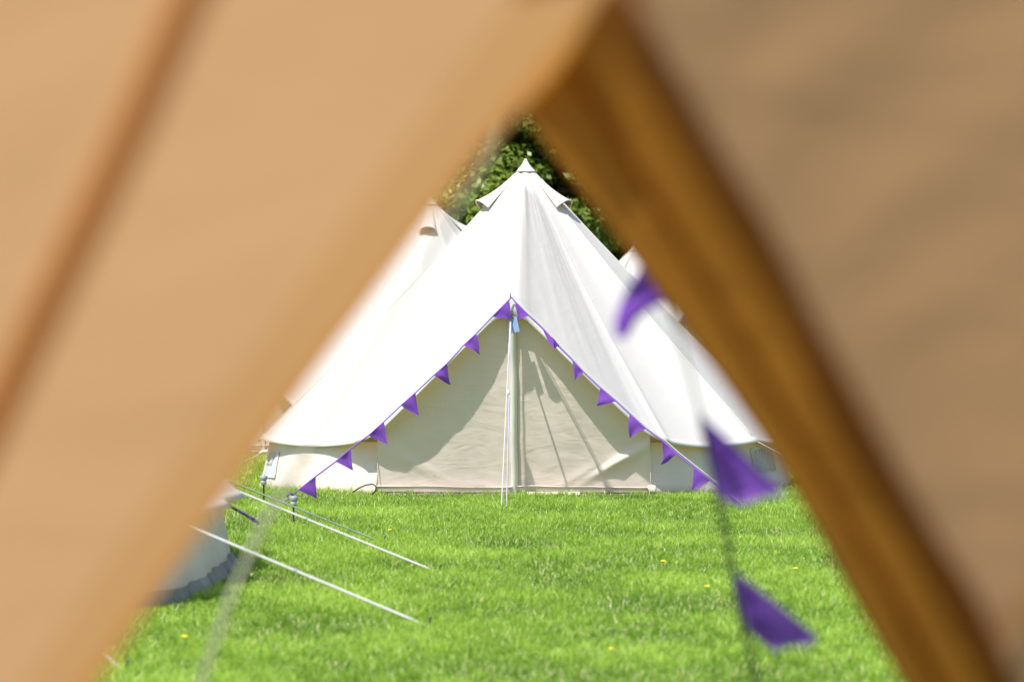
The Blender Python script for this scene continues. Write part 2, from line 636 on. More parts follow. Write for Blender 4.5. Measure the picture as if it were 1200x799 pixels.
        # door pole with its spike
        v, f = tube([Vector((0, -2.30, 1.43)), Vector((0, -2.305, 1.58)), Vector((0, -2.305, 1.60)), Vector((0, -2.305, 1.635))], [.011, .011, .005, .003], 8)
        mesh_obj('pole_tip', v, f, M['metal'], self.root)


# --- the main tent
T = Tent((.116, 32.75, 0), R(-3.2), 'large white bell tent facing the camera with purple bunting round its beige zipped door',
         knots=[31, 58, 84, 110, 136, 162, 188, 214, 240, 262, 289, 329], seed=3)
T.roof(); T.wall(); T.door_set()
for a in (60, -66, 180):
    T.vent(a)
fnL, wL = T.window(-70, .36, .11, .32)
fnR, wR = T.window(66, .44, .17, .36)
for k in range(17):     # gathered mesh in front of the right window
    x = (k + .5) / 17
    v, f = tube([fnR(x + .004 * math.sin(k * 7 + j), j / 6 * (.85 + .15 * math.sin(k * 3)), .014) for j in range(7)], .0045, 5)
    mesh_obj('mesh_pleat', v, f, M['ecru_wall'], wR)
for k in range(7):
    x = (k + .5) / 12
    v, f = tube([fnL(x + .01 * j, .45 + j / 6 * .55, .012) for j in range(7)], .0045, 5)
    mesh_obj('mesh_pleat', v, f, M['ecru_wall'], wL)
for az, o in ((58, 1.0), (84, 1.1), (110, 1.1), (136, 1.1), (162, 1.1), (188, 1.1), (214, 1.1), (240, 1.1), (262, 1.1), (289, 1.05)):
    T.guy(az, o)
# seam between door and side wall, rubber loops at the peg points
for sx, off in ((-1.085, 0), (1.105, 0)):
    v, f = tube([Vector((sx, -1.985, z)) for z in (.02, .15, .3, .47)], .0035, 6)
    mesh_obj('corner_seam', v, f, M['ecru_wall'], T.root)
pts = [P(413, 577, 30.55), P(420, 572, 30.5), P(429, 568, 30.45), P(437, 567, 30.4), P(441, 570, 30.38), P(440, 575, 30.4), P(436, 579, 30.42)]
loop_pts = [resample(pts, k / 20) for k in range(21)]
v, f = tube(loop_pts, .0055, 6)
lp = thing('rubber_loop', 'thin dark peg loop arching from the left wall foot of the main tent', 'cord', (pts[0].x, pts[0].y, 0))
mesh_obj('loop', v, f, M['black'], lp, world=True)

# front rope of the door pole (double)
root_g = T.root
ap = P(598.5, 372, 30.40)
for dx in (-.012, .012):
    g = G(590.5, 597) + Vector((dx * 1.6, 0, .005))
    inv = T.root.matrix_basis.inverted()
    pts = [inv @ q for q in sagline(ap + Vector((dx * .2, 0, 0)), g, 16, -.0)]
    v, f = tube(pts, .0045, 6)
    gr = mesh_obj('guy_rope', v, f, M['rope'] if dx < 0 else M['lilac_rope'], T.root)
inv = T.root.matrix_basis.inverted()
pts = [inv @ (ap.lerp(G(590.5, 597), t) + Vector((0, -.008, 0))) for t in (.395, .405, .415)]
v, f = tube(pts, [.010, .016, .010], 8)
mesh_obj('rope_slider', v, f, M['sill'], T.root)

# blue card and the knot it hangs from
tg = thing('card_tag', 'small blue card tag hanging from the door apex of the main white tent', 'tag', (0, 30.37, 1.36))
c = [P(597.5, 372, 30.375), P(605.5, 370.5, 30.375), P(609, 388.5, 30.36), P(600.5, 390, 30.36)]
vs = [tuple(q) for q in c] + [tuple(q + Vector((0, .003, 0))) for q in c]
mesh_obj('card', vs, [(3, 2, 1, 0), (4, 5, 6, 7), (0, 1, 5, 4), (1, 2, 6, 5), (2, 3, 7, 6), (3, 0, 4, 7)], M['tag'], tg, smooth=False, world=True)
v, f = tube([P(598, 366, 30.39), P(596.5, 369, 30.37), P(601, 372, 30.37), P(600, 368, 30.39)], .008, 7)
mesh_obj('string_knot', v, f, M['vent_in'], tg, world=True)


# ------------------------------------------------------------------ bunting
def pennant(a, b, tip, parent, seed=0, curl=.012, material=None, name='pennant'):
    """triangular flag sewn to the cord between a and b, hanging to tip"""
    a, b, tip = Vector(a), Vector(b), Vector(tip)
    n = (b - a).cross(tip - a).normalized()
    L = (b - a).length
    vs, fs = [], []
    N = 9
    idx = {}
    for i in range(N + 1):
        w = 1 - i / N
        for j in range(N + 1):
            q = j / N
            p = a.lerp(b, q)
            base_mid = (a + b) / 2
            p = p.lerp(tip, i / N)
            k = i / N
            disp = curl * (math.sin(q * 5.5 + seed * 1.7 + k * 2.0) * k ** .7 * (1.1 - k) * 1.8 + math.sin(k * 3.2 + seed) * k * .9)
            idx[(i, j)] = len(vs)
            vs.append(tuple(p + n * disp))
    for i in range(N):
        for j in range(N):
            fs.append((idx[i, j], idx[i, j + 1], idx[i + 1, j + 1], idx[i + 1, j]))
    o = mesh_obj(name, vs, fs, material or M['purple'], parent, world=True)
    return o


def depth_on(p0, p1, d0, d1, px):
    t = (px - p0[0]) / (p1[0] - p0[0])
    t = max(0, min(1.05, t))
    # perspective-correct depth along a straight 3-D line
    return 1 / ((1 - t) / d0 + t / d1)


# left arm
A0, A1 = (599, 349), (336, 588)
d0 = 30.40
d1 = G(336, 591).y
bl = thing('bunting', 'purple pennants down the left edge of the main tent door to a peg', 'bunting',
           tuple(G(336, 591)), 0, 'purple bunting strings')
ptsL = [(599, 349), (577, 371), (558, 391), (543, 405), (524, 426), (508, 440), (487, 460), (470, 475), (450, 494), (432, 510),
        (411, 526), (393, 541), (370, 558), (350, 574), (342, 581)]
v, f = tube([P(x, y, depth_on(A0, A1, d0, d1, x) - .01) for x, y in ptsL], .0065, 6)
mesh_obj('cord', v, f, M['purple_cord'], bl, world=True)
PL = [((597, 351), (577, 371), (597.5, 374.5)), ((558, 391), (543, 405), (563, 415)), ((524, 426), (508, 440), (529, 450)),
      ((487, 460), (470, 475), (491, 487)), ((450, 494), (432, 510), (453, 521)), ((411, 526), (393, 541), (413, 552)),
      ((370, 558), (350, 574), (371, 584))]
for i, (a, b, c) in enumerate(PL):
    D = lambda p: depth_on(A0, A1, d0, d1, p[0]) - .016
    tipd = D(c) - (.05 if i else .03)
    pennant(P(*a, D(a)), P(*b, D(b)), P(*c, tipd), bl, seed=i, curl=.017 + .006 * (i % 3))
v, f = tube([P(343, 580, d1), P(340, 577, d1 - .02), P(336, 581, d1 - .02), P(340, 585, d1), P(344, 582, d1 + .01)], .007, 6)
mesh_obj('knot', v, f, M['purple_cord'], bl, world=True)
v, f = tube([P(340, 583, d1), P(331, 588, d1 - .1), P(325, 592, d1 - .3)], .010, 6)
mesh_obj('peg_strap', v, f, M['grey_plastic'], bl, world=True)
# right arm
B0, B1 = (600, 349), (868, 592)
e1 = G(868, 594).y
br = thing('bunting', 'purple pennants down the right edge of the main tent door into grass', 'bunting',
           tuple(G(868, 594)), 0, 'purple bunting strings')
ptsR = [(600, 349), (604, 354), (620, 370), (636, 385), (654, 405), (671, 422), (684, 436), (703, 454), (722, 470), (738, 485), (757, 502),
        (776, 516), (794, 532), (813, 547), (832, 562), (850, 577), (868, 592)]
v, f = tube([P(x, y, depth_on(B0, B1, d0, e1, x) - .01) for x, y in ptsR], .0065, 6)
mesh_obj('cord', v, f, M['purple_cord'], br, world=True)
v, f = tube([P(x + 1.5, y - 2.0, depth_on(B0, B1, d0, e1, x) - .010) for x, y in ptsR], .0035, 5)
mesh_obj('tape_edge', v, f, M['rope'], br, world=True)
PR = [((604, 354), (620, 370), (608, 376)), ((636, 385), (655, 404), (651, 407)), ((671, 422), (684, 436), (675, 446)),
      ((703, 454), (722, 470), (700, 476)), ((738, 485), (757, 502), (737, 513)), ((776, 516), (794, 532), (774, 544)),
      ((813, 547), (832, 562), (812, 575)), ((850, 577), (866, 590), (868, 600))]
for i, (a, b, c) in enumerate(PR):
    D = lambda p: depth_on(B0, B1, d0, e1, p[0]) - .016
    tipd = D(c) - .04
    if i == 1:
        tipd = D(c) - .14
    pennant(P(*a, D(a)), P(*b, D(b)), P(*c, tipd), br, seed=i * 1.7 + 10, curl=.015 + .007 * (i % 3))


# ------------------------------------------------------------------ solar stake lights
def stake_light(px, ytop, ybot, label):
    g = G(px, ybot)
    d = g.y
    s = d / FP
    top = (ybot - ytop) * s
    o = thing('solar_stake_light', label, 'garden light', tuple(g), 0, 'stake lights in the grass')

    def lathe(name, prof, material, n=14):
        vs, fs = [], []
        for r, z in prof:
            for k in range(n):
                an = 2 * math.pi * k / n
                vs.append((r * math.cos(an), r * math.sin(an), z))
        for i in range(len(prof) - 1):
            for k in range(n):
                k2 = (k + 1) % n
                fs.append((i * n + k, i * n + k2, (i + 1) * n + k2, (i + 1) * n + k))
        fs.append(tuple(range(n)))
        fs.append(tuple((len(prof) - 1) * n + k for k in range(n)))
        return mesh_obj(name, vs, fs, material, o)
    lathe('stake', [(.004, -.02), (.0075, .03), (.0075, top - .075), (.010, top - .070)], M['metal'])
    lathe('lens', [(.010, top - .070), (.020, top - .066), (.022, top - .028)], M['lens'])
    lathe('cap', [(.026, top - .030), (.029, top - .027), (.029, top - .004), (.024, top), (.004, top + .001)], M['grey_plastic'])
    return o


stake_light(309, 557, 592, 'solar stake light with grey cap nearest the left corner of the main white tent')
stake_light(344, 581, 617, 'solar stake light with grey cap beside the left end of the purple bunting')

# ------------------------------------------------------------------ other tents
TL = Tent((-.905, 42.2, 0), R(-62), 'white bell tent behind and to the left with one hooded vent showing under its peak', seed=11,
          height=2.78, res=.6)
TL.roof(); TL.wall(); TL.door_set()
TL.vent(60); TL.vent(-110); TL.vent(160)
for az in (58, 84, 110, 136, 162, 188, 214, 240, 262, 289):
    TL.guy(az, 1.1)
# two thin dull lines lying on its roof towards us
inv = TL.root.matrix_basis.inverted()


def on_roof(px, py, off=.03):
    """ray from the camera to the cone of the tent behind on the left"""
    best = None
    for k in range(400):
        d = 39.5 + k * .01
        p = P(px, py, d)
        q = inv @ p
        rr = math.hypot(q.x, q.y)
        zr = TL.h - (TL.h - TL.eave) / TL.rx * rr
        if p.z <= zr:
            return q + Vector((0, 0, off))
    return inv @ P(px, py, 41)


v, f = tube([on_roof(379, 396), on_roof(380, 412), on_roof(383, 433)], .006, 5)
mesh_obj('roof_line', v, f, M['cord'], TL.root)
v, f = tube([on_roof(381, 412, .025), on_roof(377, 428, .02), on_roof(373, 445, .015)], [.010, .017, .012], 6)
mesh_obj('roof_streak', v, f, M['cord'], TL.root)

cr = P(744, 285, 62)
TR = Tent((cr.x, 62, 0), R(19), 'distant white bell tent half hidden behind the right slope of the main tent', seed=21,
          height=2.66, res=.6)
TR.roof(); TR.wall(); TR.door_set()
TR.vent(100); TR.vent(-60)
for az in (58, 84, 110, 136, 162, 188, 214, 240, 262, 289):
    TR.guy(az, 1.1)
mw = TR.root.matrix_basis
bt = thing('bunting', 'small far string of purple pennants on the door of the distant right tent', 'bunting',
           tuple(mw @ Vector((1.8, -2.5, 0))), 0, 'purple bunting strings')
apx = mw @ Vector((0, -2.37, 1.60))
for sgn in (-1, 1):
    end = mw @ Vector((1.75 * sgn, -2.9, .02))
    pts = [apx.lerp(end, k / 12) for k in range(13)]
    v, f = tube(pts, .007, 5)
    mesh_obj('cord', v, f, M['purple_cord'], bt, world=True)
    for k in range(6):
        a = apx.lerp(end, .02 + .155 * k); b = apx.lerp(end, .08 + .155 * k)
        pennant(a, b, (a + b) / 2 + Vector((-.03 * sgn, -.03, -.17)), bt, seed=k, curl=.01)

# near tent on the left, seen past the tan canvas
TN = Tent((-3.90, 20.6, 0), R(90), 'white oval tent at lower left with its wall foot and white ropes showing',
          seed=31, height=2.9, rx=3.4, ry=2.42, power=3.4, door=False, res=.8, eave=.42)
TN.w = .6
TN.roof()
TN.wall(material=canvas('white_wall_canvas', (.80, .76, .72), (.9, .82, .74), 0.30, 0.03, fold=.03, dirt=(.16, (.3, .26, .2))), bottom=.02)


def world_rope(root, a, b, r=.0065, sag=.01, material=None, slider=None, name='guy_rope'):
    inv = root.matrix_basis.inverted()
    v, f = tube([inv @ q for q in sagline(a, b, 20, sag)], r, 7)
    o = mesh_obj(name, v, f, material or M['rope'], root)
    if slider:
        q0 = inv @ Vector(a).lerp(Vector(b), slider - .006)
        q1 = inv @ Vector(a).lerp(Vector(b), slider + .006)
        v, f = tube([q0, (q0 + q1) / 2, q1], [r * 1.2, r * 1.8, r * 1.2], 8)
        mesh_obj('rope_slider', v, f, M['grey_plastic'], o)
    return o


world_rope(TN.root, P(216, 614, 18.25), G(499, 735) + Vector((0, 0, .01)), .0062, .0, slider=.47)
world_rope(TN.root, P(268, 571, 22.0), G(512, 672) + Vector((0, 0, .01)), .0062, .0, slider=.38)
world_rope(TN.root, P(262, 561, 23.4), G(447, 637) + Vector((0, 0, .01)), .0052, .0)
world_rope(TN.root, P(40, 690, 17.2), G(144, 788) + Vector((0, 0, .01)), .0065, .01)
for px, py in ((501, 737), (514, 673), (449, 638), (146, 790)):
    g = G(px, py)
    v, f = tube([g + Vector((.015, 0, .060)), g + Vector((.012, 0, .052)), g + Vector((-.015, 0, -.05))], [.005, .006, .004], 6)
    pg = thing('tent_peg', {501: 'steel peg at the end of the nearest white rope', 514: 'steel peg at the end of the middle white rope',
                            449: 'steel peg at the end of the farthest white rope',
                            146: 'steel peg at the bottom left beside the tan canvas'}[px], 'peg', tuple(g), 0, 'tent pegs')
    mesh_obj('peg', v, f, M['metal'], pg, world=True)
# twisted strand of bunting at its corner
ts = thing('bunting', 'twisted purple and dark strand hanging from the eave of the left white tent', 'bunting',
           tuple(G(303, 616)), 0, 'purple bunting strings')
dd = 22.4
pt = [P(258, 586, dd), P(264, 588, dd), P(270, 593, dd), P(277, 597, dd + .05), P(288, 603, dd + .15), P(296, 608, dd + .3), P(303, 613, dd + .5)]
v, f = tube(pt, [.006, .007, .008, .009, .008, .012, .008], 7)
mesh_obj('cord', v, f, M['dark_cord'], ts, world=True)
pennant(P(274, 594.5, dd), P(290, 603, dd + .1), P(279, 600, dd - .05), ts, 3, .01)
pennant(P(288, 602, dd + .1), P(302, 611, dd + .4), P(297, 610.5, dd), ts, 5, .01)

# ------------------------------------------------------------------ the tan tent round the camera
CX, CY, CH, CK = .07, .75, 3.0, 1.41


def cone_r(z):
    return (CH - z) * CK


def cone_hit(px, py, off=0.0):
    """point on the inside of the tan cone seen at a photo pixel (bisection)"""
    lo, hi = 0.2, 8.0
    for _ in range(50):
        m = (lo + hi) / 2
        p = P(px, py, m)
        if abs(p.x - CX) + abs(p.y - CY) < cone_r(p.z) + off:
            lo = m
        else:
            hi = m
    return P(px, py, lo)


def phi_of(p):
    return math.atan2(p.x - CX, p.y - CY)


EL = [(716, -24), (700, 0), (575, 158), (470, 296), (330, 480), (255, 588), (178, 694), (100, 805)]
ER = [(719, -28), (735, 0), (790, 95), (850, 200), (905, 300), (960, 400), (1012, 490), (1064, 582), (1114, 672), (1160, 757), (1184, 802)]
tabL, tabR = [], []
for tab, E in ((tabL, EL), (tabR, ER)):
    for px, py in E:
        p = cone_hit(px, py)
        tab.append((p.z, phi_of(p)))
ZAP = max(tabL[0][0], tabR[0][0])
PH0 = (tabL[0][1] + tabR[0][1]) / 2
for tab in (tabL, tabR):
    (z0, f0), (z1, f1) = tab[-3], tab[-1]
    tab.append((.45, f1 + (f1 - f0) / (z1 - z0) * (.45 - z1) * .8))
    tab.reverse()
    tab.append((ZAP + .001, PH0))
tan = thing('tan_tent', 'tan canvas tent framing the view with its open door, blurred in the foreground', 'tent', (CX, CY, 0))


def cone_pt(phi, z, off=0.0):
    r = cone_r(z) / (abs(math.sin(phi)) + abs(math.cos(phi))) + off
    return Vector((CX + r * math.sin(phi), CY + r * math.cos(phi), z))


HEM = .062


def tan_side(tab, sgn, material, hemw):
    zs = [.45 + (ZAP - .45) * k / 60 for k in range(61)] + [ZAP + (CH - .03 - ZAP) * k / 24 for k in range(1, 25)]
    nph = 140

    def pt(u, z, a):
        phi = a + (sgn * math.pi + PH0 * 0 - a) * (u ** 1.8)
        w = 0
        if sgn > 0:    # soft drag folds on the right panel
            x = cone_r(z) * phi * .8
            q = z - .95 * x
            w = .014 * wr(q * 7, x * 2) + .013 * wr(q * 24, x * 2.5, 3) * min(1, abs(u) * 20) * math.exp(-u * 3)
        else:
            w = .006 * wr(phi * 4, z * 3)
        w *= min(1, u * 12)
        return cone_pt(phi, z, w)
    vs, fs = [], []
    for z in zs:
        a = interp(tab, z) if z <= ZAP else PH0
        h = hemw / max(.3, cone_r(z)) * (1 if z < ZAP else 0)
        for j in range(nph + 1):
            vs.append(tuple(pt(j / nph, z, a + sgn * h)))
    for i in range(len(zs) - 1):
        for j in range(nph):
            q = i * (nph + 1) + j
            fs.append((q, q + 1, q + nph + 2, q + nph + 1))
    o = mesh_obj('roof_panel', vs, fs, material, tan, world=True)
    # hem
    vs, fs = [], []
    zz = [z for z in zs if z <= ZAP]
    for z in zz:
        a = interp(tab, z)
        for j in range(5):
            vs.append(tuple(cone_pt(a + sgn * hemw / cone_r(z) * j / 4, z, .0)))
    for i in range(len(zz) - 1):
        for j in range(4):
            q = i * 5 + j
            fs.append((q, q + 1, q + 6, q + 5))
    mesh_obj('hem', vs, fs, M['tan_hem'] if sgn < 0 else M['tan'], o)
    o2 = COL.objects[-1] if False else None
    return o


# hem verts must be relative to the tan root
_old = mesh_obj


def tan_build():
    global mesh_obj

    def patched(name, verts, faces, material, parent=None, smooth=True, world=False):
        if name == 'hem' and parent is not None and parent.parent is tan:
            verts = [tuple(Vector(v) - Vector(tan.location)) for v in verts]
        return _old(name, verts, faces, material, parent, smooth, world)
    mesh_obj = patched
    a = tan_side(tabL, -1, M['tan'], HEM)
    b = tan_side(tabR, 1, M['tan'], .02)
    mesh_obj = _old
    return a, b


panelL, panelR = tan_build()
# low wall under the roof
v, f = grid(lambda u, w: Vector((0, 0, -.45 * (1 - w) + .02)) + cone_pt((.10 + .80 * u) * 2 * math.pi, .45, -.02 + .08 * (1 - w)), 120, 4)
mesh_obj('side_wall', v, f, M['tan'], tan, world=True)


# strips sewn to the outside of the cloth
def strip(pix, wpx, off, material, parent, name):
    pts = [cone_hit(x, y) for x, y in pix]
    n = 30
    vs, fs = [], []
    for k in range(n + 1):
        p = resample(pts, k / n)
        q = resample(pts, min(1, k / n + .02)) - resample(pts, max(0, k / n - .02))
        nr = Vector((math.copysign(1, p.x - CX), math.copysign(1, p.y - CY), CK))
        nr.normalize()
        s = q.normalized().cross(nr).normalized()
        w = wpx / FP * p.y / 2
        for e in (-1, -.4, .4, 1):
            vs.append(tuple(p + s * w * e + nr * (off + .004 * (1 - abs(e)))))
    for k in range(n):
        for e in range(3):
            fs.append((k * 4 + e, k * 4 + e + 1, k * 4 + e + 5, k * 4 + e + 4))
    return mesh_obj(name, vs, fs, material, parent, world=True)


def fix_grand(o, parent):
    return o


s1 = strip([(250, -70), (215, 0), (150, 150), (85, 290), (-5, 480), (-60, 600)], 58, .005, M['tan_flap'], tan, 'seam_flap')
s2 = strip([(1150, 762), (1180, 735), (1215, 700), (1260, 650)], 22, .010, M['tan_dark'], tan, 'seam_flap')

# rolled door cloth tied along the right edge
pr = [cone_pt(interp(tabR, z), z, -.012) for z in [.40 + (ZAP - .42) * k / 40 for k in range(41)]]
roll = []
for k, p in enumerate(pr):
    roll.append(p + Vector((-.010 - .004 * math.sin(k * .7), -.006, 0)))
v, f = tube(roll, [.011 + .009 * (1 - k / 40) + .002 * math.sin(k * 1.3) for k in range(41)], 12)
mesh_obj('door_roll', v, f, M['tan_dark'], tan, world=True)

# porch canopy: sheets from the cone out to the door frame
NL = [cone_pt(interp(tabL, z), z) for z in [ZAP - (ZAP - .45) * k / 40 for k in range(41)]]
NR = [cone_pt(interp(tabR, z), z) for z in [ZAP - (ZAP - .45) * k / 40 for k in range(41)]]
FRp = [(600, 108), (628, 150), (655, 187), (700, 243), (752, 312), (800, 378), (850, 446), (893, 508), (930, 566), (968, 634), (1003, 700), (1036, 756), (1062, 802)]
FR = []
for i, (x, y) in enumerate(FRp):
    FR.append(P(x, y, 5.15 - .25 * i / (len(FRp) - 1)))
last = FR[-1] - FR[-2]
for k in range(1, 8):
    FR.append(FR[-1] + last * 1.2)
    if FR[-1].z < .4:
        break
FL = [P(600, 108, 5.15)]
for y in (150, 250, 350, 450, 550, 650, 750, 810):
    x = 700 - .745 * y - 70
    FL.append(P(x, y, 5.1))
last = FL[-1] - FL[-2]
for k in range(1, 6):
    FL.append(FL[-1] + last * .8)
    if FL[-1].z < .4:
        break


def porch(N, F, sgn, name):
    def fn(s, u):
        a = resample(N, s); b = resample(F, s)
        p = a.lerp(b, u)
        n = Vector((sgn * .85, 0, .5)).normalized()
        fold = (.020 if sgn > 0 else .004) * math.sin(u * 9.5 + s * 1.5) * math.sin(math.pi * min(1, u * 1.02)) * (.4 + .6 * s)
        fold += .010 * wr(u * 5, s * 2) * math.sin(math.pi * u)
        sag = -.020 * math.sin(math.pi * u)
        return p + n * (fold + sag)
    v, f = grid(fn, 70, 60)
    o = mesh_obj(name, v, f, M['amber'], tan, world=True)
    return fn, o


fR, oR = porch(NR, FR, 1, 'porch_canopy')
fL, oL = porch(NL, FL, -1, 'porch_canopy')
# seam and fold bands on the right canopy, their shade put into the colour
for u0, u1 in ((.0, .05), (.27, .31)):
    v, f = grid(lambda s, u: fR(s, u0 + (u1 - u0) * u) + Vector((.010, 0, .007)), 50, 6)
    mesh_obj('canopy_seam_shade', v, f, M['amber_seam_shade'], tan, world=True)
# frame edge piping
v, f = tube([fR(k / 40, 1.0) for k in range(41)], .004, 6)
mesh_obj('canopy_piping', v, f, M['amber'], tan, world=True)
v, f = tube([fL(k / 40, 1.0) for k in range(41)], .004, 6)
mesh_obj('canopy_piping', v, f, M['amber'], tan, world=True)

# pale guy cord from the canopy apex down to the left
cp = [P(601, 108, 5.2), P(577, 180, 5.25), P(520, 275, 5.4), P(440, 400, 5.5), P(370, 510, 5.55), P(308, 615, 5.6), P(268, 705, 5.62), P(236, 799, 5.65)]
gl = cp[-1] + (cp[-1] - cp[-2]) * 2.2
while gl.z > .02:
    cp.append(cp[-1] + (cp[-1] - cp[-2]) * 1.0)
    gl = cp[-1]
v, f = tube([resample(cp, k / 60) for k in range(61)], .0046, 8)
mesh_obj('guy_cord', v, f, M['cord'], tan, world=True)

# bunting that blows in the wind in front of the canopy
sp = [P(602, 112, 5.2), P(680, 205, 5.4), P(757, 300, 5.9), P(795, 390, 6.05), P(822, 488, 6.2), P(843, 585, 6.35), P(858, 665, 6.5), P(872, 740, 6.62), P(887, 799, 6.75)]
e = sp[-1]
dirv = (sp[-1] - sp[-3])
while sp[-1].z > .02:
    sp.append(sp[-1] + dirv * .5)
fb = thing('bunting', 'large blurred purple pennants blowing from a dark cord in front of the tan tent', 'bunting',
           (sp[-1].x, sp[-1].y, 0), 0, 'purple bunting strings')
up = [q for q in sp[:5]]
v, f = tube([resample(up, k / 20) for k in range(21)], .0028, 6)
mesh_obj('cord', v, f, M['cord'], fb, world=True)
dn = sp[4:]
v, f = tube([resample(dn, k / 40) for k in range(41)], .0058, 6)
mesh_obj('cord', v, f, M['dark_cord'], fb, world=True)


def big_pennant(rows, seed):
    """rows of (left point, right point): a flag folded by the wind"""
    vs, fs = [], []
    N = 8
    for i, (a, b) in enumerate(rows):
        for j in range(N + 1):
            q = j / N
            p = a.lerp(b, q)
            p = p + Vector((0, .034 * math.sin(q * 5.5 + seed + i * .5) * min(1, i / 2), 0))
            vs.append(tuple(p))
    for i in range(len(rows) - 1):
        for j in range(N):
            k = i * (N + 1) + j
            fs.append((k, k + 1, k + N + 2, k + N + 1))
    mesh_obj('pennant', vs, fs, M['purple'], fb, world=True)


big_pennant([(P(756, 302, 5.9), P(757, 303, 5.9)), (P(745, 322, 5.9), P(775, 327, 5.95)), (P(733, 343, 5.88), P(795, 350, 6.0)),
             (P(725, 360, 5.84), P(762, 362, 5.95)), (P(720, 378, 5.8), P(746, 376, 5.84)), (P(722, 396, 5.8), P(736, 396, 5.8))], 0)
big_pennant([(P(820, 486, 6.2), P(822, 487, 6.2)), (P(827, 508, 6.22), P(844, 506, 6.2)), (P(832, 535, 6.25), P(868, 528, 6.2)),
             (P(837, 560, 6.3), P(892, 552, 6.15)), (P(842, 582, 6.32), P(916, 572, 6.12)), (P(866, 590, 6.25), P(918, 579, 6.1))], 2)
big_pennant([(P(857, 666, 6.5), P(859, 667, 6.5)), (P(864, 688, 6.5), P(887, 688, 6.48)), (P(870, 715, 6.55), P(920, 714, 6.45)),
             (P(876, 738, 6.6), P(944, 733, 6.42)), (P(898, 757, 6.55), P(958, 746, 6.4)), (P(912, 763, 6.5), P(959, 750, 6.4))], 4)


